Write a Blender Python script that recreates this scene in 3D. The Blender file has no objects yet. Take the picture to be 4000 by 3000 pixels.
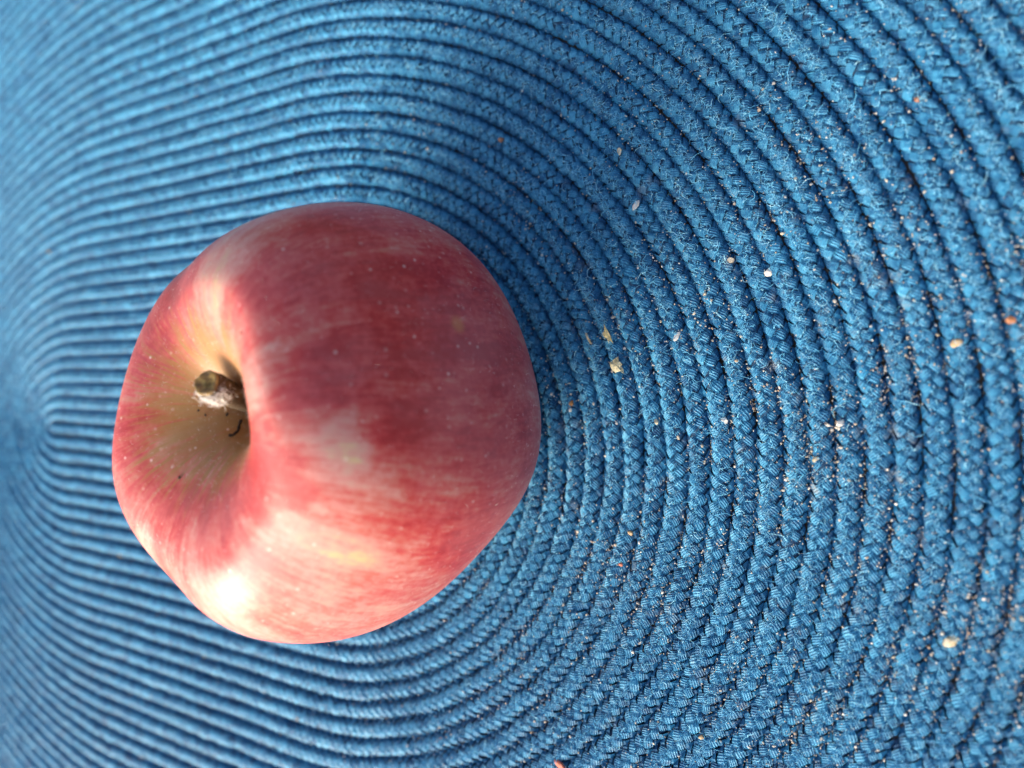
import bpy, math, random
import numpy as np
from mathutils import Vector, Matrix, Euler

sc = bpy.context.scene
random.seed(7)
rng = np.random.default_rng(7)
R = math.radians
MM = 0.001

# ------------------------------------------------------------------ camera, world, sun, exposure
TILT = R(33.0)
ZM = 0.0035                       # height of the mat's crests above the table
cam_d = bpy.data.cameras.new('camera'); cam = bpy.data.objects.new('camera', cam_d)
sc.collection.objects.link(cam); sc.camera = cam
cam.location = (0, 0, 0.125 + ZM)
cam.rotation_euler = (0, TILT, 0)
cam_d.sensor_fit = 'HORIZONTAL'; cam_d.sensor_width = 36.0; cam_d.lens = 27.0
cam_d.clip_start = 0.005; cam_d.clip_end = 50
cam_d.dof.use_dof = True; cam_d.dof.focus_distance = 0.130; cam_d.dof.aperture_fstop = 10.5
cam_d.dof.aperture_blades = 0

SUN_EL, SUN_AZ = R(27), math.atan2(-0.90, -0.43)     # direction towards the light, in plan
sun_dir = Vector((math.cos(SUN_EL)*math.cos(SUN_AZ), math.cos(SUN_EL)*math.sin(SUN_AZ), math.sin(SUN_EL)))
w = bpy.data.worlds.new('World'); sc.world = w; w.use_nodes = True
wn = w.node_tree.nodes; wl = w.node_tree.links
bg = wn['Background']; bg.inputs['Strength'].default_value = 0.14
sky = wn.new('ShaderNodeTexSky'); sky.sky_type = 'NISHITA'; sky.sun_disc = False
sky.sun_elevation = SUN_EL; sky.sun_rotation = math.atan2(sun_dir.x, sun_dir.y)
sky.air_density = 1.0; sky.dust_density = 8.0; sky.ozone_density = 0.1
wl.new(sky.outputs[0], bg.inputs[0])
sd = bpy.data.lights.new('sun', 'SUN'); sun = bpy.data.objects.new('sun', sd); sc.collection.objects.link(sun)
sd.energy = 1.02; sd.angle = R(32); sd.color = (1.0, 0.975, 0.955)
sun.rotation_euler = sun_dir.to_track_quat('Z', 'Y').to_euler()
sun.location = sun_dir
sc.view_settings.view_transform = 'Standard'; sc.view_settings.look = 'None'
sc.view_settings.exposure = 1.36; sc.view_settings.gamma = 1.0
sc.render.engine = 'CYCLES'

# ------------------------------------------------------------------ helpers
COL = sc.collection
def link(name, me, mat=None, parent=None, loc=None):
    o = bpy.data.objects.new(name, me); COL.objects.link(o)
    if mat is not None and me is not None: me.materials.append(mat)
    if parent is not None: o.parent = parent
    if loc is not None: o.location = loc
    return o
def tag(o, label=None, cat=None, group=None, kind=None):
    for k, v in (('label', label), ('category', cat), ('group', group), ('kind', kind)):
        if v: o[k] = v
    return o
def mesh_np(name, verts, quads, smooth=True, uv=None, attrs=None, tris=None):
    """verts (N,3); quads (M,4) or tris (M,3)"""
    me = bpy.data.meshes.new(name)
    F = quads if quads is not None else tris
    k = F.shape[1]; M = len(F)
    me.vertices.add(len(verts)); me.vertices.foreach_set('co', np.ascontiguousarray(verts, np.float32).ravel())
    me.loops.add(M*k); me.loops.foreach_set('vertex_index', np.ascontiguousarray(F, np.int32).ravel())
    me.polygons.add(M); me.polygons.foreach_set('loop_start', np.arange(0, M*k, k, dtype=np.int32))
    me.polygons.foreach_set('use_smooth', np.full(M, smooth, bool))
    if uv is not None:
        l = me.uv_layers.new(name='UVMap')
        l.data.foreach_set('uv', np.ascontiguousarray(uv[F.ravel()], np.float32).ravel())
    for n_, a in (attrs or {}).items():
        if a.ndim == 1:
            at = me.attributes.new(n_, 'FLOAT', 'POINT'); at.data.foreach_set('value', np.ascontiguousarray(a, np.float32))
        else:
            at = me.attributes.new(n_, 'FLOAT_VECTOR', 'POINT'); at.data.foreach_set('vector', np.ascontiguousarray(a, np.float32).ravel())
    me.update(calc_edges=True); me.validate()
    return me

class NT:
    """small node-tree helper"""
    def __init__(s, name):
        s.m = bpy.data.materials.new(name); s.m.use_nodes = True
        s.n = s.m.node_tree.nodes; s.l = s.m.node_tree.links; s.p = s.n['Principled BSDF']
    def put(s, inp, v):
        if isinstance(v, bpy.types.NodeSocket): s.l.new(v, inp)
        else: inp.default_value = v
    def attr(s, name, out='Fac'):
        a = s.n.new('ShaderNodeAttribute'); a.attribute_name = name; return a.outputs[out]
    def obj(s): return s.n.new('ShaderNodeTexCoord').outputs['Object']
    def noise(s, vec, scale, detail=4, rough=.55, out='Fac', dist=0):
        t = s.n.new('ShaderNodeTexNoise'); s.put(t.inputs['Vector'], vec)
        t.inputs['Scale'].default_value = scale; t.inputs['Detail'].default_value = detail
        t.inputs['Roughness'].default_value = rough; t.inputs['Distortion'].default_value = dist
        return t.outputs[out]
    def math(s, op, a, b=0.0, c=0.0, clamp=False):
        t = s.n.new('ShaderNodeMath'); t.operation = op; t.use_clamp = clamp
        s.put(t.inputs[0], a); s.put(t.inputs[1], b); s.put(t.inputs[2], c); return t.outputs[0]
    def vmath(s, op, a, b=(0, 0, 0)):
        t = s.n.new('ShaderNodeVectorMath'); t.operation = op; s.put(t.inputs[0], a); s.put(t.inputs[1], b); return t.outputs[0]
    def ramp(s, fac, stops, mode='LINEAR'):
        t = s.n.new('ShaderNodeValToRGB'); t.color_ramp.interpolation = mode
        e = t.color_ramp.elements
        while len(e) < len(stops): e.new(0.5)
        for el, (p_, c_) in zip(e, stops):
            el.position = p_; el.color = (*c_, 1) if len(c_) == 3 else c_
        s.put(t.inputs[0], fac); return t.outputs[0]
    def mix(s, fac, a, b, mode='MIX'):
        t = s.n.new('ShaderNodeMix'); t.data_type = 'RGBA'; t.blend_type = mode
        ins = [i for i in t.inputs if i.enabled or True]
        s.put(t.inputs[0], fac)
        s.put(t.inputs[6], a if isinstance(a, bpy.types.NodeSocket) else (*a, 1))
        s.put(t.inputs[7], b if isinstance(b, bpy.types.NodeSocket) else (*b, 1)); return t.outputs[2]
    def map(s, v, a, b, c=0., d=1., interp='SMOOTHSTEP'):
        t = s.n.new('ShaderNodeMapRange'); t.interpolation_type = interp
        s.put(t.inputs[0], v)
        for i, x in zip((1, 2, 3, 4), (a, b, c, d)): t.inputs[i].default_value = x
        return t.outputs[0]
    def bump(s, h, strength, dist, normal=None):
        t = s.n.new('ShaderNodeBump'); t.inputs['Strength'].default_value = strength; t.inputs['Distance'].default_value = dist
        s.put(t.inputs['Height'], h)
        if normal is not None: s.l.new(normal, t.inputs['Normal'])
        return t.outputs[0]
    def set(s, **k):
        for n_, v in k.items(): s.put(s.p.inputs[n_.replace('_', ' ')], v)
        return s.m

# ------------------------------------------------------------------ materials
def mat_yarn():
    t = NT('braided_blue_yarn')
    rnd = t.attr('rnd'); o = t.obj()
    big = t.noise(o, 22, 3, .6); fine = t.noise(o, 900, 3, .6)
    base = t.ramp(rnd, [(0, (.006, .034, .11)), (.45, (.011, .092, .225)), (1, (.032, .225, .42))])
    base = t.mix(t.map(big, .35, .7), base, (.012, .085, .20))
    base = t.mix(t.map(fine, .56, .74, 0, .35), base, (.06, .26, .44))
    # separate filaments along the bundle
    uvn = t.n.new('ShaderNodeUVMap'); uvn.uv_map = 'UVMap'
    st = t.vmath('MULTIPLY', uvn.outputs[0], (1.2, 26.0, 1.0))
    fil = t.noise(st, 1.0, 3, .7)
    base = t.mix(t.map(fil, .35, .65, 0, .45), base, (.010, .060, .17))
    worn = t.math('MULTIPLY', t.attr('crest'), t.map(t.noise(o, 420, 4, .7), .36, .62))
    base = t.mix(t.math('MULTIPLY', worn, .72), base, (.075, .315, .52))
    dust = t.math('MULTIPLY', t.map(t.noise(o, 260, 4, .7), .56, .74), t.attr('dust'))
    base = t.mix(t.math('MULTIPLY', dust, .55), base, (.34, .34, .31))
    tan = t.n.new('ShaderNodeTangent'); tan.direction_type = 'UV_MAP'; tan.uv_map = 'UVMap'
    t.l.new(tan.outputs[0], t.p.inputs['Tangent'])
    return t.set(Base_Color=base, Roughness=.40, Specular_IOR_Level=.42, Specular_Tint=(.35, .72, 1, 1), Anisotropic=.85, Anisotropic_Rotation=.25,
                 Normal=t.bump(fil, .55, .00012))
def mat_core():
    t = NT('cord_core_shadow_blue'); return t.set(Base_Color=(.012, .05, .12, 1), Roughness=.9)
def mat_fuzz():
    t = NT('worn_blue_fuzz'); c = t.ramp(t.attr('rnd'), [(0, (.07, .30, .54)), (.6, (.12, .43, .68)), (1, (.30, .60, .78))])
    return t.set(Base_Color=c, Roughness=.85, Specular_IOR_Level=.2)
def mat_grain():
    t = NT('sand_grit'); c = t.ramp(t.attr('rnd'), [(0, (.46, .45, .41)), (.45, (.33, .29, .22)), (.7, (.52, .53, .52)), (.95, (.30, .21, .13)), (1, (.6, .6, .6))])
    return t.set(Base_Color=c, Roughness=.55)
def mat_simple(name, col, col2, rough=.7, scale=900, trans=0.0):
    t = NT(name); o = t.obj(); c = t.mix(t.map(t.noise(o, scale, 4, .6), .35, .65), col, col2)
    return t.set(Base_Color=c, Roughness=rough, Normal=t.bump(t.noise(o, scale*1.7, 3), .6, .0002))
def mat_table():
    t = NT('table_top_surface'); c = t.ramp(t.noise(t.obj(), 12, 5), [(.3, (.16, .11, .07)), (.7, (.24, .17, .11))]); return t.set(Base_Color=c, Roughness=.5)

def mat_apple():
    t = NT('apple_skin')
    pale = t.attr('pale'); cav = t.attr('cavity'); sv = t.attr('streak', 'Vector'); o = t.obj()
    s1 = t.noise(sv, 5.0, 5, .62, dist=.25)               # long streaks from stem to base
    s2 = t.noise(sv, 17.0, 4, .65, dist=.3)
    s3 = t.noise(sv, 48.0, 4, .65, dist=.4)
    m1 = t.noise(o, 130, 5, .62)                           # blotches
    m2 = t.noise(o, 820, 5, .7)                           # fine mottling
    v = t.math('ADD', pale, t.math('MULTIPLY', t.math('SUBTRACT', s1, .5), .75))
    v = t.math('ADD', v, t.math('MULTIPLY', t.math('SUBTRACT', s2, .5), .75))
    v = t.math('ADD', v, t.math('MULTIPLY', t.math('SUBTRACT', s3, .5), .80))
    v = t.math('ADD', v, t.math('MULTIPLY', t.math('SUBTRACT', m1, .5), .60))
    v = t.math('ADD', v, t.math('MULTIPLY', t.math('SUBTRACT', m2, .5), .75))
    red = t.ramp(v, [(0.0, (.33, .007, .010)), (.14, (.42, .017, .020)), (.30, (.47, .052, .046)), (.46, (.48, .12, .095)),
                     (.62, (.53, .20, .175)), (.84, (.50, .28, .215)), (1.0, (.50, .37, .19))])
    # thin waxy bloom
    bl = t.noise(o, 60, 4, .6); wax = t.map(t.math('ADD', bl, t.math('MULTIPLY', m2, .3)), .42, .80, .02, .18)
    c = t.mix(wax, red, (.58, .33, .36))
    # olive brown russet down in the cavity
    cv = t.math('MULTIPLY', t.map(t.math('ADD', cav, t.math('MULTIPLY', t.math('SUBTRACT', t.math('ADD', s2, t.math('MULTIPLY', t.math('SUBTRACT', s3, .5), .9)), .5), 1.5)), .25, 1.0), .85)
    c = t.mix(cv, c, (.27, .155, .032))
    # lenticels
    vo = t.n.new('ShaderNodeTexVoronoi'); vo.feature = 'F1'; t.put(vo.inputs['Vector'], o); vo.inputs['Scale'].default_value = 420
    gate = t.map(t.noise(vo.outputs['Color'], 7, 0), .48, .54)
    dot = t.math('MULTIPLY', t.map(vo.outputs['Distance'], .05, .13, 1, 0), gate)
    vo2 = t.n.new('ShaderNodeTexVoronoi'); vo2.feature = 'F1'; t.put(vo2.inputs['Vector'], o); vo2.inputs['Scale'].default_value = 560
    dot2 = t.math('MULTIPLY', t.map(vo2.outputs['Distance'], .10, .20, 1, 0), t.map(t.noise(vo2.outputs['Color'], 5, 0), .50, .6))
    c = t.mix(t.math('MULTIPLY', dot2, .28), c, (.70, .46, .42))
    c = t.mix(t.math('MULTIPLY', dot, .45), c, (.85, .74, .68))
    # one larger tan scar, off to the side of the crown
    sc_ = t.attr('scar'); c = t.mix(t.math('MULTIPLY', sc_, .60), c, (.50, .19, .07))
    h = t.math('ADD', t.math('MULTIPLY', m2, .5), t.math('MULTIPLY', s2, .5))
    rough = t.map(m1, .3, .7, .42, .58, 'LINEAR')
    return t.set(Base_Color=c, Roughness=rough, Specular_IOR_Level=.38,
                 Subsurface_Weight=.10, Subsurface_Radius=(1, .25, .12), Subsurface_Scale=.002,
                 Coat_Weight=.10, Coat_Roughness=.22, Sheen_Weight=.03, Sheen_Roughness=.35, Sheen_Tint=(.9, .85, 1, 1),
                 Normal=t.bump(h, .16, .00035, None))

M_yarn, M_core, M_fuzz, M_grain, M_table, M_apple = mat_yarn(), mat_core(), mat_fuzz(), mat_grain(), mat_table(), mat_apple()

# ------------------------------------------------------------------ table top
bm_v = np.array([(-.75, -.45, 0), (.35, -.45, 0), (.35, .45, 0), (-.75, .45, 0), (-.75, -.45, -.03), (.35, -.45, -.03), (.35, .45, -.03), (-.75, .45, -.03)])
me = mesh_np('table_top', bm_v, np.array([(0, 1, 2, 3), (7, 6, 5, 4), (0, 4, 5, 1), (1, 5, 6, 2), (2, 6, 7, 3), (3, 7, 4, 0)]), smooth=False)
tag(link('table_top', me, M_table), kind='structure')

# ------------------------------------------------------------------ mat of braided cord, one long oval spiral
PITCH = 0.00430
AY = -0.0139; XN, XF = -0.121, -0.257          # the straight core of the oval, near end and far end
NL = 40
CA, CB = 0.00208, 0.00160                     # half width, half height of the cord
LS = XN - XF
SP = 0.00212
def loop_path(n, m):
    """positions, tangent, outward normal of loop n at m+1 samples; starts at the far end, runs along the lower side"""
    D = 2400; q = np.linspace(0, 4, D+1)
    def curve(r, q):
        """one turn round the oval at distance r from its core; the far end is drawn out"""
        x = np.empty_like(q); y = np.empty_like(q); xs = XF+.42*r; xn = XN-.30*r
        i1 = q < 1; i2 = (q >= 1) & (q < 2); i3 = (q >= 2) & (q < 3); i4 = q >= 3
        x[i1] = (xs+(xn-xs)*q)[i1]; y[i1] = -(r*np.ones_like(q))[i1]
        a = -math.pi/2+(q-1)*math.pi; x[i2] = (xn+1.225*r*np.cos(a))[i2]; y[i2] = (r*np.sin(a))[i2]
        x[i3] = (xn+(xs-xn)*(q-2))[i3]; y[i3] = (r*np.ones_like(q))[i3]
        a = math.pi/2+(q-3)*math.pi; x[i4] = (xs+1.42*r*np.cos(a))[i4]; y[i4] = (r*np.sin(a))[i4]
        return x, y
    x, y = curve(np.full(D+1, PITCH*(n+.5)), q)
    ph = np.r_[0, np.cumsum(np.hypot(np.diff(x), np.diff(y)))]; ph /= ph[-1]
    x, y = curve(PITCH*(n+ph), q)
    s = np.r_[0, np.cumsum(np.hypot(np.diff(x), np.diff(y)))]; per = s[-1]
    if m is None: m = int(round(per/SP))
    t = np.linspace(0, per, m+1); x = np.interp(t, s, x); y = np.interp(t, s, y)
    P = np.stack([x, AY+y, 0*x], -1)
    T = np.gradient(P, axis=0); k = np.array([1, 2, 1])/4
    T /= np.linalg.norm(T, axis=1, keepdims=True)+1e-12
    N = np.stack([T[:, 1], -T[:, 0], 0*x], -1)
    # uneven laying of the cord
    wob = .00022*np.clip((P[:, 0]+.22)/.2, .3, 1)*np.sin(P[:, 0]*61+1.3)*np.sin(P[:, 1]*53+.4) + .00017*np.clip((P[:, 0]+.22)/.2, .3, 1)*np.sin(P[:, 0]*231+P[:, 1]*270+n*1.3)
    wz = .00018*np.sin(P[:, 0]*97+n*.9)*np.sin(P[:, 1]*83+n*1.7)
    P = P + N*wob[:, None]; P[:, 2] = CB + .0001 + wz
    return P, T, N, per
from mathutils.kdtree import KDTree
def mat_height(x, y):
    """top of the cords and how far off the crest (0 crest, .5 groove)"""
    d = np.array([KD.find((a, b, 0))[2] for a, b in zip(x, y)])
    z = CB + .0001 + (CB+.0001)*np.sqrt(np.clip(1-(d/(CA+.0002))**2, .02, 1))
    return z, np.clip(d/PITCH, 0, .5)

mat_root = bpy.data.objects.new('woven_placemat', None); COL.objects.link(mat_root)
mat_root.location = ((XN+XF)/2, AY, 0)
tag(mat_root, 'large oval blue placemat of braided cord wound in a spiral under the apple', 'placemat')
OFF = np.array([(XN+XF)/2, AY, 0.])

SP = 0.00212                                   # length of one braid stitch along the cord
def build_stitches(P0, T0, N0, sgn, th0, nu, nv, lob, jit):
    """patches for stitches centred at P0 with local frame; returns (S, nu*nv, 3), uv"""
    S = len(P0)
    u = np.linspace(-1, 1, nu); v = np.linspace(-1, 1, nv)
    U, Vv = np.meshgrid(u, v, indexing='ij'); U = U.ravel(); Vv = Vv.ravel()
    Lh = .00145*jit[:, 0:1]; Wh = .00076*jit[:, 1:2]; be = R(44)+jit[:, 2:3]
    wv = Wh*(1-.22*U**2)                        # bundle narrows where it dives under
    ds = U*Lh*np.cos(be) - Vv*wv*np.sin(be)*sgn[:, None]
    dq = (U*Lh*np.sin(be))*sgn[:, None] + Vv*wv*np.cos(be)
    hb = .00030*np.cos(U*1.45) - .00025*U**4 - .00010*Vv**2
    hb = hb + (.00013*np.abs(np.cos(Vv*math.pi*lob/2+.0)) - .00008) + jit[:, 3:4]
    rho = (CA+CB)/2
    th = th0[:, None] + dq/rho
    ra = CA - .00022 + hb; rb = CB - .00022 + hb
    V = P0[:, None, :] + ds[..., None]*T0[:, None, :] + (ra*np.cos(th))[..., None]*N0[:, None, :]
    V[..., 2] += rb*np.sin(th)
    return V, np.stack([U*.5+.5, Vv*.5+.5], -1)
def grid_faces(nu, nv):
    i, j = np.meshgrid(np.arange(nu-1), np.arange(nv-1), indexing='ij'); a = (i*nv+j).ravel()
    return np.stack([a, a+1, a+nv+1, a+nv], -1)
def crest_of(z): return np.clip((z-(2*CB-.0006))/.0006, 0, 1)
TH = [R(20), R(66), R(114), R(160)]
camp = np.array(cam.location)
def screen(P):
    d = P-camp; c_, s_ = math.cos(TILT), math.sin(TILT)
    xr = c_*d[..., 0]-s_*d[..., 2]; dep = -(s_*d[..., 0]+c_*d[..., 2])
    return 512+768*xr/dep, 384-768*d[..., 1]/dep, dep

cand = []                                       # stitches near the lens that become parts of their own
loops = []
for n in range(NL):
    P, T, N, _ = loop_path(n, None); m = len(P)-1
    Pm, Tm, Nm = (P[:-1]+P[1:])/2, (T[:-1]+T[1:])/2, (N[:-1]+N[1:])/2
    PP, TT, NN, SG, HH = [], [], [], [], []
    for k, th in enumerate(TH):
        if k % 2: A, B, C_ = P[:-1], T[:-1], N[:-1]
        else: A, B, C_ = Pm, Tm, Nm
        PP.append(A); TT.append(B); NN.append(C_); SG.append(np.full(m, 1. if k % 2 else -1.)); HH.append(np.full(m, th))
    PP, TT, NN = map(np.concatenate, (PP, TT, NN)); SG = np.concatenate(SG); HH = np.concatenate(HH)
    S = len(PP)
    jit = np.stack([rng.normal(1, .09, S), rng.normal(1, .10, S), rng.normal(0, .13, S), rng.normal(0, .00008, S)], -1)
    rnd = np.clip(rng.normal(.5, .30, S), 0, 1)
    loops.append((P, T, N, PP, TT, NN, SG, HH, jit, rnd))
KD = KDTree(sum(2*len(L[0]) for L in loops)); _k = 0
for L in loops:
    for A in (L[0], (L[0][:-1]+L[0][1:])/2):
        for p_ in A: KD.insert((p_[0], p_[1], 0), _k); _k += 1
KD.balance()
for n, L in enumerate(loops):
    x_, y_, d_ = screen(L[3]+np.array([0, 0, .0015]))
    ok = (x_ > 6) & (x_ < 1018) & (y_ > 6) & (y_ < 762) & (np.abs(L[7]-R(90)) < R(30))
    for i in np.where(ok)[0]: cand.append((d_[i], n, i))
cand.sort(); single = {(n, i) for _, n, i in cand[:300]}
print('stitches', sum(len(L[3]) for L in loops), 'candidates', len(cand))

def dust_at(P):
    x_, y_, d_ = screen(P)
    g = np.exp(-((x_-900)/330)**2-((y_-430)/330)**2)
    return np.clip(.12+g, 0, 1)
dust_centre = None
tri_count = 0
for n, (P, T, N, PP, TT, NN, SG, HH, jit, rnd) in enumerate(loops):
    V_all, F_all, UV_all, R_all, D_all = [], [], [], [], []; base = 0; NF_near = 0
    dist = np.linalg.norm(PP-camp, axis=1)
    sx, sy, _ = screen(PP)
    inview = (sx > -60) & (sx < 1084) & (sy > -60) & (sy < 828) & (PP[:, 0] > -.45)
    far = (dist > .185) | ~inview
    sing = np.array([(n, i) in single for i in range(len(PP))])
    dust = .10 + np.exp(-((PP[:, 0]-.0)/.075)**2-((PP[:, 1]+.012)/.055)**2)
    for mask, nu, nv, lob in ((~far & ~sing, 4, 9, 4), (far & ~sing, 4, 4, 1.5)):
        idx = np.where(mask)[0]
        if not len(idx): continue
        V, uv = build_stitches(PP[idx], TT[idx], NN[idx], SG[idx], HH[idx], nu, nv, lob, jit[idx])
        F = grid_faces(nu, nv)
        k = nu*nv; FF = (F[None]+(np.arange(len(idx))*k)[:, None, None]).reshape(-1, 4)+base
        V_all.append(V.reshape(-1, 3)); F_all.append(FF); base += len(idx)*k
        UV_all.append(np.tile(uv, (len(idx), 1)) + np.repeat(rng.integers(0, 40, (len(idx), 1)), k, 0))
        R_all.append(np.repeat(rnd[idx], k)); D_all.append(np.repeat(dust[idx], k))
        tri_count += len(FF)*2
        if nv == 9: NF_near = len(FF)
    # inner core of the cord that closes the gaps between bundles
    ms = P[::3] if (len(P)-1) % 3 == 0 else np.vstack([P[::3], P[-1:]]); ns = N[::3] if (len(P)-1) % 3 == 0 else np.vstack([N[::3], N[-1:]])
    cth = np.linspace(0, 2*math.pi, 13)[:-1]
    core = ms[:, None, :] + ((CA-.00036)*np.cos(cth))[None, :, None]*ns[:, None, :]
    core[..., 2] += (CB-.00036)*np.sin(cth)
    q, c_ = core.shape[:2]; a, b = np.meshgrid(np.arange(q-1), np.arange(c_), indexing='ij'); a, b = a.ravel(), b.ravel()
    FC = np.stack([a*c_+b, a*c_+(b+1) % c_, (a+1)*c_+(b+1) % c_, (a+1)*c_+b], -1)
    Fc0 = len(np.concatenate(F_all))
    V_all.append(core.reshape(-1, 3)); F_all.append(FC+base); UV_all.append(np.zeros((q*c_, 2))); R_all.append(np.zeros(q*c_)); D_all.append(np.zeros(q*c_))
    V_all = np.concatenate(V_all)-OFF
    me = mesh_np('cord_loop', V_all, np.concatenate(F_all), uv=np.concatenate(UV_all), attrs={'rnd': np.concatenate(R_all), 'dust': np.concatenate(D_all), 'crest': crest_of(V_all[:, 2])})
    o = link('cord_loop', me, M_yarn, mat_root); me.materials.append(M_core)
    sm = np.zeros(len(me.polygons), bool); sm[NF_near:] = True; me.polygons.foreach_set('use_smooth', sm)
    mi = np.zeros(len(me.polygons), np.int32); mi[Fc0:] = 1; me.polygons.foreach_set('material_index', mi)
    for i in np.where(sing)[0]:
        V, uv = build_stitches(PP[i:i+1], TT[i:i+1], NN[i:i+1], SG[i:i+1], HH[i:i+1], 4, 9, 4, jit[i:i+1])
        c0 = PP[i]-OFF
        me2 = mesh_np('yarn_bundle', V[0]-OFF-c0, grid_faces(4, 9), smooth=False, uv=uv+float(rng.integers(0, 40)), attrs={'rnd': np.full(36, rnd[i]), 'dust': np.full(36, dust[i]), 'crest': crest_of(V[0][:, 2])})
        link('yarn_bundle', me2, M_yarn, o, Vector(c0))
print('yarn tris', tri_count)

# worn fuzz: fine curly fibres pulled up along the crest of the cord
def ribbons(P0, D0, Lf, wd, seg, curl):
    """P0 start, D0 initial direction; random curling flat fibres"""
    K = len(P0); pts = [P0]; d = D0/np.linalg.norm(D0, axis=1, keepdims=True); ax = rng.normal(size=(K, 3))
    for s_ in range(seg):
        ax = ax*.75+rng.normal(size=(K, 3))*.5
        d = d+np.cross(ax, d)*curl; d /= np.linalg.norm(d, axis=1, keepdims=True)
        pts.append(pts[-1]+d*(Lf/seg)[:, None])
    Q = np.stack(pts, 1)                          # K, seg+1, 3
    t = np.gradient(Q, axis=1); side = np.cross(t, rng.normal(size=(K, 1, 3))); side /= np.linalg.norm(side, axis=2, keepdims=True)+1e-12
    taper = np.linspace(1, .45, seg+1)[None, :, None]
    A = Q+side*wd[:, None, None]*taper; B = Q-side*wd[:, None, None]*taper
    V = np.stack([A, B], 2).reshape(K, -1, 3); j = np.arange(seg)*2
    F = np.stack([j, j+1, j+3, j+2], -1)
    FF = (F[None]+(np.arange(K)*2*(seg+1))[:, None, None]).reshape(-1, 4)
    return V.reshape(-1, 3), FF, 2*(seg+1)
fp, fd, fl, fw = [], [], [], []
for n, (P, T, N, *_r) in enumerate(loops):
    c = P[:-1]; sx, sy, dd = screen(c)
    den = np.where((sx > -40) & (sx < 1064) & (sy > -40) & (sy < 808), np.where(dd < .17, 30., 9.0), 0)
    # ragged clumps here and there
    cl = np.sin(c[:, 0]*210+n*2.1)*np.sin(c[:, 1]*190+n*1.1)+.6*np.sin(c[:, 0]*520+c[:, 1]*470+n)
    den = den*np.clip(.85+.7*cl, .25, 2.2)
    cnt = rng.poisson(den*1.35)
    i = np.repeat(np.arange(len(c)), cnt); K = len(i)
    side = rng.normal(0.0, .24, K)
    th = R(90)-side*.75
    pos = c[i]+T[i]*(rng.random((K, 1))-.5)*SP + N[i]*((CA+.0001)*np.cos(th))[:, None]
    pos[:, 2] += (CB+.00020)*np.sin(th)
    dr = T[i]*rng.normal(0, 1.1, (K, 1))+N[i]*rng.normal(0, .55, (K, 1)); dr[:, 2] = np.abs(rng.normal(.0, .25, K))
    fp.append(pos); fd.append(dr); fl.append(rng.gamma(3, .00034, K)); fw.append(np.full(K, .000032)+rng.random(K)*.00002)
fp, fd, fl, fw = map(np.concatenate, (fp, fd, fl, fw))
V, FF, per_f = ribbons(fp, fd, fl, fw, 3, 1.1)
V[:, 2] = np.maximum(V[:, 2], .0022)
me = mesh_np('lint_fibres', V-OFF, FF, attrs={'rnd': np.repeat(rng.random(len(fp)), per_f)})
tag(link('lint_fibres', me, M_fuzz, mat_root), kind='stuff'); print('fibres', len(fp))

# ------------------------------------------------------------------ sand and dust
ico_v, ico_f = [], []
g = (1+5**.5)/2
iv = np.array([(-1, g, 0), (1, g, 0), (-1, -g, 0), (1, -g, 0), (0, -1, g), (0, 1, g), (0, -1, -g), (0, 1, -g), (g, 0, -1), (g, 0, 1), (-g, 0, -1), (-g, 0, 1)])/1.902
ifc = np.array([(0, 11, 5), (0, 5, 1), (0, 1, 7), (0, 7, 10), (0, 10, 11), (1, 5, 9), (5, 11, 4), (11, 10, 2), (10, 7, 6), (7, 1, 8), (3, 9, 4), (3, 4, 2), (3, 2, 6), (3, 6, 8), (3, 8, 9), (4, 9, 5), (2, 4, 11), (6, 2, 10), (8, 6, 7), (9, 8, 1)])
G = 150000
gx = np.concatenate([rng.normal(.004, .062, int(G*.8)), rng.uniform(-.3, .06, G-int(G*.8))])
gy = np.concatenate([rng.normal(-.022, .042, int(G*.8)), rng.uniform(-.14, .12, G-int(G*.8))])
hz, fr = mat_height(gx, gy)
keep = rng.random(G) < (.16+.84*(np.abs(fr)/.5)**1.2)
keep &= np.hypot(gx+.0955, gy+.006) > .012
nz = np.sin(gx*330)*np.sin(gy*290+1)+np.sin(gx*120+2)*np.sin(gy*140)
keep &= rng.random(G) < np.clip(.45+.4*nz, .05, 1)
sx, sy, sdp = screen(np.stack([gx, gy, hz], -1)); keep &= (sx > -50) & (sx < 1074) & (sy > -50) & (sy < 818)
gx, gy, hz, fr = gx[keep], gy[keep], hz[keep], fr[keep]; K = len(gx); print('grains', K)
sz = np.clip(rng.lognormal(math.log(.000080), .48, K), .00004, .00030)
big = sz > .00009
def grains(sel, bv, bf):
    k = int(sel.sum()); nb = len(bv); z_ = sz[sel]
    s3 = z_[:, None, None]*rng.uniform(.6, 1.35, (k, 1, 3))*rng.uniform(.75, 1.2, (k, nb, 1))
    an = rng.random(k)*6.28; c1, s1 = np.cos(an)[:, None], np.sin(an)[:, None]; g_ = bv[None]*s3
    g_ = np.stack([g_[..., 0]*c1-g_[..., 1]*s1, g_[..., 0]*s1+g_[..., 1]*c1, g_[..., 2]], -1)
    g_ = g_+np.stack([gx[sel], gy[sel], hz[sel]-.00004+z_*.15], -1)[:, None, :]
    return g_.reshape(-1, 3), (bf[None]+(np.arange(k)*nb)[:, None, None]).reshape(-1, 3), np.repeat(rng.random(k)**1.2, nb)
ov = np.array([(1, 0, .1), (0, 1, -.1), (-1, .1, 0), (0, -1, .1), (.1, 0, 1), (0, 0, -1)], float)
of = np.array([(0, 1, 4), (1, 2, 4), (2, 3, 4), (3, 0, 4), (1, 0, 5), (2, 1, 5), (3, 2, 5), (0, 3, 5)])
g1 = grains(big, iv, ifc); g2 = grains(~big, ov, of)
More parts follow.
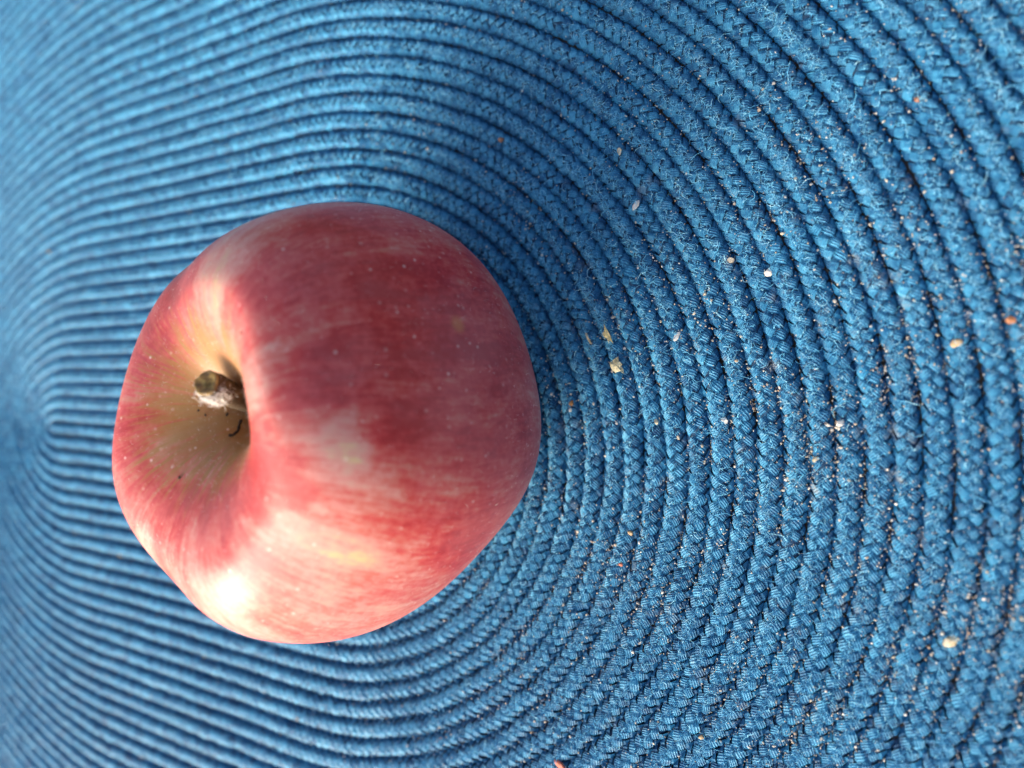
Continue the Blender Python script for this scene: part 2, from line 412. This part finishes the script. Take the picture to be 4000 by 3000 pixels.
me = mesh_np('sand_grains', np.concatenate([g1[0], g2[0]]), None, tris=np.concatenate([g1[1], g2[1]+len(g1[0])]), smooth=False, attrs={'rnd': np.concatenate([g1[2], g2[2]])})
print('grain tris', len(g1[1])+len(g2[1]))
tag(link('sand_grains', me, M_grain), 'fine pale sand and dust caught between the blue cords', 'sand', kind='stuff')

# ------------------------------------------------------------------ single crumbs and shards lying on the mat
def at(px, py, z=.0035):
    """point on the mat for a spot of the 4000 x 3000 photograph"""
    u, v = (px-2000)/3000, (py-1500)/3000; c_, s_ = math.cos(TILT), math.sin(TILT)
    d = np.array([c_*u-s_, -v, -s_*u-c_]); k = (camp[2]-z)/-d[2]; return camp+d*k
MC = {'white': mat_simple('chalk_white', (.62, .62, .60), (.42, .42, .4)), 'cream': mat_simple('cream_chip', (.55, .49, .36), (.36, .30, .18)),
      'orange': mat_simple('orange_crumb', (.30, .13, .06), (.2, .08, .03)), 'brown': mat_simple('brown_seed', (.20, .09, .03), (.36, .2, .1)),
      'tan': mat_simple('tan_grit', (.42, .31, .18), (.3, .21, .12)), 'red': mat_simple('reddish_crumb', (.42, .12, .08), (.26, .07, .05)),
      'grey': mat_simple('grey_flake', (.40, .38, .32), (.26, .24, .2))}
def crumb(px, py, size, col, name, label, cat, flat=.6, group=None, stretch=1.3, rot=None):
    """faceted irregular crumb: subdivided icosahedron pushed in and out"""
    import bmesh
    bm = bmesh.new(); bmesh.ops.create_icosphere(bm, subdivisions=2, radius=1)
    r_ = random.Random(px*7+py)
    ph = [r_.uniform(0, 6) for _ in range(6)]
    cuts = [(Vector((r_.gauss(0, 1), r_.gauss(0, 1), r_.gauss(0, 1))).normalized(), r_.uniform(.55, .85)) for _ in range(6)]
    for v in bm.verts:
        for nn, dd in cuts:
            e = v.co.dot(nn)
            if e > dd: v.co -= nn*(e-dd)
        v.co *= 1+.12*math.sin(v.co.x*5+ph[0])*math.sin(v.co.y*6+ph[1])+.06*r_.uniform(-1, 1)
        v.co.x *= stretch; v.co.z *= flat
    s = size/2/3000*.135/1.15
    bmesh.ops.scale(bm, vec=(s, s, s), verts=bm.verts)
    me = bpy.data.meshes.new(name); bm.to_mesh(me); bm.free()
    p = at(px, py); hh, _ = mat_height(np.array([p[0]]), np.array([p[1]])); p = at(px, py, float(hh[0])+s*flat*.15)
    o = link(name, me, MC[col], None, Vector(p)); o.rotation_euler = (r_.uniform(-.3, .3), r_.uniform(-.3, .3), r_.uniform(0, 6) if rot is None else rot)
    return tag(o, label, cat, group)
CR = [
 (1957, 545, 40, 'orange', 'orange_crumb', 'small orange crumb in a groove of the mat above the apple', 'crumb', .6, 1.2),
 (2420, 592, 38, 'cream', 'cream_chip', 'cream chip on the upper middle of the blue mat, above the white chip', 'chip', .5, 1.3),
 (2485, 800, 44, 'white', 'white_chip', 'long white chip on the mat right of the apple, level with its upper part', 'chip', .4, 1.7),
 (3003, 1065, 46, 'white', 'chalk_crumb', 'brightest white crumb on a fuzzy ridge, upper right of the apple', 'crumb', .6, 1.2),
 (2855, 1015, 40, 'grey', 'grey_flake', 'grey beige flake just left of the brightest white crumb', 'flake', .35, 1.2),
 (2232, 1575, 34, 'brown', 'brown_seed', 'tiny brown seed on the mat close to the right edge of the apple', 'seed', .7, 1.3),
 (2228, 1602, 26, 'white', 'pale_crumb', 'pale crumb touching the brown seed beside the apple', 'crumb', .6, 1.2),
 (2563, 1648, 32, 'cream', 'cream_pebble', 'cream pebble between two cords, right of the brown seed', 'pebble', .7, 1.2),
 (2645, 1315, 40, 'white', 'curved_chip', 'thin curved whitish chip to the right of the dry husks', 'chip', .3, 2.0),
 (2090+560, 1810-100, 26, 'grey', 'grit_lump', 'grey grit lump right of the cream pebble', 'lump', .6, 1.3),
 (2828, 1642, 40, 'white', 'chalk_lump', 'white lump in the middle right of the mat, left of its larger twin', 'lump', .6, 1.3),
 (3280, 1652, 44, 'white', 'mortar_crumb', 'rough white crumb at the right, bigger than the one left of it', 'crumb', .6, 1.2),
 (3185, 1795, 30, 'cream', 'shell_chip', 'cream chip below and left of the rough white crumb', 'chip', .5, 1.4),
 (2462, 2082, 34, 'tan', 'tan_pebble', 'round tan pebble in the lower middle of the mat', 'pebble', .8, 1.05),
 (2425, 2205, 26, 'red', 'rusty_crumb', 'rusty red crumb just below the round tan pebble', 'crumb', .6, 1.2),
 (3585, 386, 34, 'orange', 'rust_grain', 'orange grain near the upper right corner of the mat', 'grain', .7, 1.1),
 (3950, 1248, 46, 'orange', 'blurred_grain', 'out of focus orange grain at the right edge', 'grain', .7, 1.1),
 (3735, 1340, 42, 'tan', 'tan_lump', 'oblong tan lump left of and below the orange grain at the right edge', 'lump', .6, 1.5),
 (3716, 2505, 56, 'cream', 'sand_lump', 'cream sand lump in a groove at the lower right', 'lump', .6, 1.6),
 (2740, 2880, 30, 'tan', 'beige_grain', 'beige grain by itself at the bottom right of centre', 'grain', .7, 1.2),
 (1163, 2808, 34, 'tan', 'beige_crumb', 'blurred beige crumb on the mat below the apple', 'crumb', .6, 1.2),
 (192, 984, 34, 'tan', 'tan_speck', 'blurred tan speck on the mat left of the apple', 'speck', .6, 1.2),
 (470, 2170, 40, 'grey', 'grey_fluff', 'pale grey fleck on the mat at the lower left edge of the apple', 'fleck', .5, 1.2),
 (2185, 2990, 64, 'red', 'reddish_bit', 'reddish bit cut by the bottom edge of the picture', 'crumb', .5, 1.8),
]
for c in CR: crumb(c[0], c[1], c[2]*.72, c[3], c[4], c[5], c[6], flat=c[7], stretch=c[8])

def husk(px, py, pts, name, label, hrise, colm, th=.00012):
    """dry pointed husk: curled sheet with real thickness; pts in photo pixels relative to the centre"""
    p0 = Vector(at(px, py, .0037)); k = .137/3000
    import bmesh
    bm = bmesh.new(); top = []
    for (a, b, z) in pts: top.append(bm.verts.new((a*k, -b*k, z*k)))
    cx = sum((v.co for v in top), Vector())/len(top); cv = bm.verts.new(cx+Vector((0, 0, hrise*k)))
    for i in range(len(top)): bm.faces.new((top[i], cv, top[(i+1) % len(top)]))
    bmesh.ops.subdivide_edges(bm, edges=bm.edges, cuts=2, use_grid_fill=True)
    for v in bm.verts: v.co.z += .00006*math.sin(v.co.x*9000)*math.cos(v.co.y*8000)
    bmesh.ops.recalc_face_normals(bm, faces=bm.faces); bmesh.ops.solidify(bm, geom=bm.faces, thickness=th)
    me = bpy.data.meshes.new(name); bm.to_mesh(me); bm.free()
    o = link(name, me, colm, None, p0); return tag(o, label, 'husk')
M_husk = mat_simple('dry_husk', (.58, .50, .26), (.30, .26, .12), .5, 1500)
M_husk2 = mat_simple('grey_green_husk', (.46, .44, .30), (.22, .22, .15), .5, 1500)
husk(2372, 1310, [(-4, -42, 22), (8, -18, 14), (16, 0, 10), (26, 34, 0), (12, 20, 2), (4, 32, -6), (-2, 12, 0), (-16, 2, 6), (-22, -6, 2), (-8, -18, 10)], 'dry_husk', 'upper of two dry pointed straw coloured husks right of the apple', 8, M_husk)
husk(2408, 1428, [(10, -34, 8), (14, -18, 10), (28, -6, 8), (24, 4, 8), (32, 16, 6), (36, 34, 8), (16, 22, 0), (-8, 28, -4), (-22, 14, 0), (-30, -10, 2), (-14, -22, 2)], 'dry_husk', 'lower of two dry husks right of the apple, greyish with a frayed side', 9, M_husk2)
husk(2300, 1322, [(-14, -24, 3), (-6, -20, 6), (4, 0, 6), (14, 24, 3), (6, 22, 0), (-6, 4, 2), (-14, -10, 0)], 'straw_sliver', 'small cream sliver left of the two dry husks', 4, MC['cream'])

# ------------------------------------------------------------------ apple
PROF = np.array([(0, .30), (.03, .30), (.06, .37), (.10, .50), (.16, .605), (.24, .685), (.35, .757), (.46, .80), (.57, .812), (.70, .75), (.85, .58), (.955, .33), (1.0, .06), (.985, -.2), (.91, -.46), (.78, -.68), (.62, -.83), (.47, -.90), (.34, -.89), (.22, -.80), (.12, -.71), (0, -.68)])
def spline(P, n):
    d = np.r_[0, np.cumsum(np.hypot(*np.diff(P, axis=0).T))]; m = np.gradient(P, d, axis=0)
    t = np.linspace(0, d[-1], n); i = np.clip(np.searchsorted(d, t, side='right')-1, 0, len(d)-2)
    h = (d[i+1]-d[i]); s = ((t-d[i])/h)[:, None]; h = h[:, None]
    return (2*s**3-3*s**2+1)*P[i]+(s**3-2*s**2+s)*h*m[i]+(-2*s**3+3*s**2)*P[i+1]+(s**3-s**2)*h*m[i+1]
AR = 34.1896
def apple_mesh(nv=230, na=320):
    S = spline(PROF, nv); az = np.arange(na)/na*2*np.pi; r = S[:, 0][:, None]; z = S[:, 1][:, None]
    mod = np.zeros((1, na))
    for k, (a, b) in enumerate([(-.0019, .0083), (-.0449, .0148), (.0146, .0104), (-.0038, -.0121), (.0157, -.0171)], start=1): mod = mod+a*np.cos(k*az)+b*np.sin(k*az)
    mod = mod-.022*np.exp(-((az-2.06)/.14)**2)
    rr = r*(1+mod*np.clip(r*1.3, 0, 1))
    sh = np.exp(-((r-.6)/.33)**2)*(z > 0.0); zm = np.zeros((1, na))
    for c, wd, a in [(2.15, .62, -.115), (.2, .65, .075), (-1.2, .45, .03), (3.6, .5, .03), (-2.0, .3, -.04)]:
        dd = (az-c+np.pi) % (2*np.pi)-np.pi; zm = zm+a*np.exp(-(dd/wd)**2)
    zz = z+sh*zm; zz = zz+np.exp(-((r-.55)/.3)**2)*(z < 0)*.03*np.cos(5*az+.4)
    V = np.stack([rr*np.cos(az), rr*np.sin(az), zz+0*rr], -1)*AR
    cav = np.exp(-(r/.45)**2)*(z > 0)
    V[..., 0] += cav*.5; V[..., 1] += cav*2.0
    tx, ty = .0118, -.0085
    Rx = np.array([[1, 0, 0], [0, np.cos(tx), -np.sin(tx)], [0, np.sin(tx), np.cos(tx)]]); Ry = np.array([[np.cos(ty), 0, np.sin(ty)], [0, 1, 0], [-np.sin(ty), 0, np.cos(ty)]])
    V = V@(Ry@Rx).T; V[..., 2] -= V[..., 2].min()
    return V, az, r, S
AV, az, ar, AS = apple_mesh()
nv_, na_ = AV.shape[:2]
SAM = np.array([[float(t) for t in s.split(',')] for s in '''17.9,28.3,46.4,0.1;24.1,23.3,42.4,0.1;17.2,22.2,55.4,0.15;14,19.4,59.1,0.15;26.4,21.9,32.2,0.1;27,13.6,48.2,0.15;30.9,11.1,32.1,0.1;26,5.7,55.5,0.05;30.5,2.7,47.8,0.02;33.4,1.1,30.6,0.1;19.4,13.2,59.5,0.3;18.4,9.8,61.4,0.5;14.8,16.9,60.1,0.25;13.2,13.5,61.1,0.35;2.5,20.6,58.9,0.75;4.3,17.3,59.4,0.85;4.2,22.8,58.2,0.7;0.4,15.8,58.2,0.55;3.5,25.8,56.1,0.6;7.5,14.1,59.6,0.4;-8.8,21.8,54.9,0.15;-10.4,16.4,56,0.1;-13.6,13.7,56.4,0.15;-6,12.1,56,0.4;-0.8,12,56.5,0.4;-15.2,7.7,57.9,0.2;-11.5,8.7,56.9,0.2;-5.5,9.1,55,0.5;-14.1,4.3,58.4,0.45;-10.4,3.6,57,0.4;-8.1,3.6,55.5,0.5;-17,0.7,59.6,0.25;-16.2,-2.6,60,0.15;-12.7,0.8,58.4,0.15;-10.6,-0.6,57.6,0.2;-8.3,-2.1,56.4,0.55;-5.6,-1.9,54.2,0.6;-2.5,-3.5,52.6,0.55;-16.6,-6.7,60.5,0.3;-14.1,-5.4,59.9,0.1;-6.9,-4.7,56.2,0.7;-9.1,-6.7,58,0.55;-12,-8.8,59.6,0.2;-16.5,-9.3,60.5,0.3;-10,-8.8,58.8,0.3;6.6,9.3,57.5,0.6;16.6,5.9,62.4,0.7;-3.7,0.6,50.6,0.75;-4.5,-10.3,57,-0.05;4.4,-6,55.9,0.15;16.2,-2,61.4,0.15;18.6,-5.4,61.3,0.1;20.7,-7.6,59.8,-0.1;1.6,-11.6,58.3,0;7.9,-12.5,60,0.1;-8.3,-12.5,58.3,0.1;-12.7,-12,59.8,0.55;-13,-16,59.1,0.65;-15.5,-13.9,59.7,0.4;20.8,-1.4,61.5,0.35;22.5,-0.5,60.6,0.45;18.2,0.4,62.3,0.3;24.9,-0.6,58.4,0.8;26.6,-3.6,55.8,0.85;23.7,-4.7,58.8,0.5;28.1,-0.6,53.8,0.3;29.4,-0.6,51.2,0.05;28.8,-3.8,52.1,0.3;28,-6.9,52.3,0.4;30.3,-6,47.8,0.25;31.7,-4.1,44.4,0.2;32.7,-1.6,40.9,0.15;33.6,-2.6,33.3,0.15;32,-7.8,39.9,0.25;32.5,-8.4,35.1,0.2;33.2,-5.8,30.1,0.2;28.9,-11.6,45.6,0.3;29.4,-12.9,41.6,0.15;26.2,-19,33.9,0.2;26,-16.7,44.2,0.5;23.2,-9.4,57.1,0.6;18.9,-11.4,59,0.65;13.9,-13.6,60.2,0.6;13.9,-16.5,59.1,0.3;10.7,-15.3,60.5,0.5;-0.9,-17,59.5,0.5;5.7,-15.9,60.4,0.4;21.2,-14.2,55.4,0.7;22.5,-17.2,50.5,0.85;22.3,-21.2,43.3,0.6;16.8,-19.4,55,0.5;18.1,-22.2,50.1,0.6;19.1,-24.1,44.4,0.45;19.1,-26.4,34.6,0.4;6.8,-21.6,59.4,0.55;1.9,-21.3,59.9,0.55;7.2,-27.3,54.6,0.5;9.9,-29.6,49,0.55;14,-28.9,43.6,0.55;17.1,-28,37.4,0.7;-6.9,-18.8,58.4,0.5;27,17.1,43.8,0.12;20.9,18.4,54.8,0.12;23.6,20.1,49.1,0.08;30.7,7.8,43.1,0.08;28.5,7.7,49.8,0.12;22.6,4.6,60.1,0.12;21.6,8.5,59.7,0.3;23.5,9.6,57.2,0.12;32.2,4.5,40.3,0.06;17.1,-3.7,61.4,0;19.9,-5.9,60.8,-0.05;21.2,-8.2,59.3,-0.08;5.1,-8.9,57.9,0;-8.3,-9.8,58.1,0.1;11.4,-8.1,59.6,0.05;15.2,-10,60.5,0.1;25.4,-1.4,57.7,0.75;26.2,-2.3,56.6,0.85;27.5,-6.4,53.4,0.55;23.3,1,60,0.4;-2.4,-6.7,55,0.6;-4.9,-6.1,55.6,0.65;-8.8,-3.7,57.1,0.5;21.3,-3.5,60.9,0.2;18.4,-8.4,60.5,0.1;24.4,-4.1,58.3,0.65;25.6,-9,54.5,0.5;-9.8,-15.7,58.7,0.25;5,-14.3,60,0.3;-5.1,-14.2,58.1,0.2;-12.1,-13.9,59.5,0.3;32.8,4.7,32.2,0.1'''.split(';')])
flat = AV.reshape(-1, 3)
wsum = np.full(len(flat), 1e-4); vs = wsum*.35
MT = np.gradient(AV, axis=0).reshape(-1, 3); MT /= np.linalg.norm(MT, axis=1, keepdims=True)+1e-9
for sx_, sy_, sz_, sv_ in SAM:
    df = flat-np.array([sx_, sy_, sz_]); d2 = (df**2).sum(1); al = (df*MT[np.argmin(d2)]).sum(1)
    d3 = d2*1.25-al**2*.85; wg = 1/(d3+1.6)**2.3*np.exp(-d2/260)
    wsum += wg; vs += wg*sv_
pale = vs/wsum
arc = np.linspace(0, 1, nv_)[:, None]
rad = np.clip(ar*2.2, .12, 1.0)
ST = np.stack([np.cos(az)[None]*1.0+0*arc, np.sin(az)[None]*1.0+0*arc, arc*1.15+0*az[None]], -1)
# streaks lean and wander a little
twist = .05*np.sin(arc*7+2)+.03*np.sin(arc*17)
ST = np.stack([np.cos(az[None]+twist), np.sin(az[None]+twist), arc*.62+0*az[None]], -1)
cavv = np.clip(1.45-ar/(.40+.10*np.cos(az[None]-2.2)), 0, 1)*(AS[:, 1][:, None] > .2)
scar = np.exp(-(np.sqrt((flat[:, 0]-29.1)**2+(flat[:, 1]-14.4)**2+(flat[:, 2]-37.2)**2)/1.3)**5)
# faces
i, j = np.meshgrid(np.arange(nv_-1), np.arange(na_), indexing='ij'); i, j = i.ravel(), j.ravel()
AF = np.stack([i*na_+j, (i+1)*na_+j, (i+1)*na_+(j+1) % na_, i*na_+(j+1) % na_], -1)
apple = bpy.data.objects.new('apple', None); COL.objects.link(apple)
ZB = ZM-.0002
apple.location = (-.095757, -.0059888, ZB)
tag(apple, 'ripe red and yellow apple with deep stem cavity resting on the blue braided placemat', 'apple')
me = mesh_np('skin', flat*MM, AF, attrs={'pale': pale, 'cavity': cavv.ravel(), 'streak': ST.reshape(-1, 3), 'scar': scar})
link('skin', me, M_apple, apple)

# stem: thick, woolly, bent, with a cut ochre end
def tube(path, radii, nseg=24, lump=0.0, seed=0):
    r_ = np.random.default_rng(seed); path = np.array(path, float); n_ = len(path); t = np.gradient(path, axis=0); t /= np.linalg.norm(t, axis=1, keepdims=True)
    a = np.cross(t, (0, 1, 0)); a /= np.linalg.norm(a, axis=1, keepdims=True); b = np.cross(t, a)
    th = np.arange(nseg)/nseg*2*np.pi
    rr = np.array(radii)[:, None]*(1+lump*(np.sin(3*th+1)[None]+.6*np.sin(5*th+path[:, 2:3]*800)))
    V = path[:, None]+rr[..., None]*(np.cos(th)[None, :, None]*a[:, None]+np.sin(th)[None, :, None]*b[:, None])
    i_, j_ = np.meshgrid(np.arange(n_-1), np.arange(nseg), indexing='ij'); i_, j_ = i_.ravel(), j_.ravel()
    F = np.stack([i_*nseg+j_, i_*nseg+(j_+1) % nseg, (i_+1)*nseg+(j_+1) % nseg, (i_+1)*nseg+j_], -1)
    return V, F
L0 = np.array(apple.location)
b0 = np.array((-.098, -.0042, .041+ZB))-L0; b1 = np.array((-.0955, .0001, .0575+ZB))-L0
tt = np.linspace(0, 1, 30)[:, None]
path = b0+(b1-b0)*tt+np.array((-.0008, -.0006, 0))*np.sin(tt*math.pi)
rad_s = np.interp(tt[:, 0], [0, .2, .5, .75, .9, 1], [.0020, .00170, .00165, .0019, .0021, .0019])
V, F = tube(path, rad_s, 28, .045)
def mat_stem():
    t = NT('stem_bark'); o = t.obj(); s = t.vmath('MULTIPLY', o, (1, 1, .35)); a = t.noise(s, 900, 5, .65)
    c = t.ramp(a, [(.3, (.04, .024, .012)), (.55, (.085, .055, .03)), (.75, (.17, .13, .085))])
    return t.set(Base_Color=c, Roughness=.85, Normal=t.bump(a, .8, .0003))
me = mesh_np('stem', V.reshape(-1, 3), F); stem = link('stem', me, mat_stem(), apple)
# cut end: slightly hollow broken disc
end = V[-1]; cc = end.mean(0); axis = (path[-1]-path[-2]); axis /= np.linalg.norm(axis)
tip = np.array((-.0012, -.0002, 0))
rings = [end]; 
for kk, (s_, h_) in enumerate([(.93, .00030), (.78, .00018), (.55, -.00002), (.3, -.00025), (.1, -.0001)]):
    rr_ = cc+(end-cc)*s_; nz_ = .00010*np.sin(np.arange(28)*1.9+kk*2.1)+.00008*np.sin(np.arange(28)*3.3+kk)
    rings.append(rr_+axis*(h_+nz_)[:, None])
EV = np.concatenate(rings+[[cc-axis*.0003]]); EF = []
for a in range(5):
    for b in range(28): EF.append((a*28+b, a*28+(b+1) % 28, (a+1)*28+(b+1) % 28, (a+1)*28+b))
for b in range(28): EF.append((5*28+b, 5*28+(b+1) % 28, 6*28, 6*28))
def mat_cut():
    t = NT('ochre_broken_wood'); a = t.noise(t.obj(), 1300, 4, .6)
    return t.set(Base_Color=t.ramp(a, [(.3, (.05, .03, .01)), (.48, (.22, .13, .03)), (.7, (.42, .30, .08))]), Roughness=.45, Normal=t.bump(a, .7, .0003))
import bmesh
me = bpy.data.meshes.new('broken_end'); me.from_pydata([tuple(v) for v in EV], [], [f if len(set(f)) == 4 else f[:3] for f in EF]); me.update()
for p_ in me.polygons: p_.use_smooth = True
link('broken_end', me, mat_cut(), stem)
# woolly down on the stem
K = 1200; a = rng.random(K); ti = np.clip(.80+rng.beta(2.0, 1.2, K)*.20, 0, 1); th = rng.normal(1.6, .75, K)
idx = np.clip((ti*29).astype(int), 0, 29); jj = (((th/(2*np.pi)) % 1)*28).astype(int)
p0 = V[idx, jj]; nrm = p0-path[idx]; nrm /= np.linalg.norm(nrm, axis=1, keepdims=True)
Vf, Ff, pf = ribbons(p0+rng.normal(0, .00008, (K, 3)), nrm*.5+rng.normal(0, .7, (K, 3)), rng.gamma(3, .00026, K), np.full(K, .000034), 5, .9)
t = NT('white_wool'); M_wool = t.set(Base_Color=(.82, .81, .78, 1), Roughness=.8)
me = mesh_np('woolly_down', Vf, Ff); tag(link('woolly_down', me, M_wool, stem), kind='stuff')
# fine down on the skin
K = 5200; ii = rng.integers(15, 145, K); jj = rng.integers(0, na_, K); p0 = AV[ii, jj]*MM
cen = np.array([0, 0, .030]); nr = p0-cen; nr /= np.linalg.norm(nr, axis=1, keepdims=True)
Vf, Ff, pf = ribbons(p0, nr*.8+rng.normal(0, .5, (K, 3)), rng.gamma(3, .00014, K), np.full(K, .000011), 4, .5)
me = mesh_np('skin_down', Vf, Ff); tag(link('skin_down', me, M_wool, apple), kind='stuff')

# dark shreds lying in and near the stem cavity
def apple_pt(px, py):
    """nearest point of the skin seen at a photo pixel, world"""
    Wd = AV*MM+L0; x_, y_, d_ = screen(Wd); x_ = x_*4000/1024; y_ = y_*3000/768
    q = np.hypot(x_-px, y_-py); m_ = np.where(q.ravel() < max(12, q.min()+4))[0]; k_ = m_[np.argmin(d_.ravel()[m_])]
    return Wd.reshape(-1, 3)[k_]
M_dark = mat_simple('dark_shred', (.03, .018, .012), (.06, .04, .025), .9)
q = [apple_pt(*c) for c in ((893, 1690), (912, 1688), (930, 1672), (942, 1650), (952, 1630))]
up = np.array((.3, 0, .95))*.00025
pth = np.array([np.array(p_)+up for p_ in q]); pth = np.array([np.interp(np.linspace(0, 4, 14), range(5), pth[:, k_]) for k_ in range(3)]).T
Vt, Ft = tube(pth, .00013+.00010*np.abs(np.sin(np.arange(14)*.9+.3)), 8, .1)
me = mesh_np('dark_shred', Vt.reshape(-1, 3), Ft)
tag(link('dark_shred', me, M_dark), 'bent dark brown shred on the lower lip of the stem cavity', 'shred')
for (px, py, s_, lab) in [(785, 1598, 9, 'dark speck nearest the left side below the stem tip'), (803, 1610, 10, 'dark speck just right of the leftmost speck below the stem'),
                          (890, 1608, 13, 'largest dark speck in the cavity right above the bent shred'), (935, 1292, 9, 'lone dark speck high on the cavity wall above the stem'),
                          (855, 1567, 8, 'dark speck touching the lower edge of the stem'), (700, 1857, 12, 'dark speck on the red skin below and left of the stem cavity')]:
    p_ = apple_pt(px, py); o = crumb(int(px), int(py), s_*1.0, 'brown', 'dark_speck', lab, 'speck', flat=.6)
    o.location = Vector(p_)+Vector((.0001, 0, .00012)); o.data.materials.clear(); o.data.materials.append(M_dark)
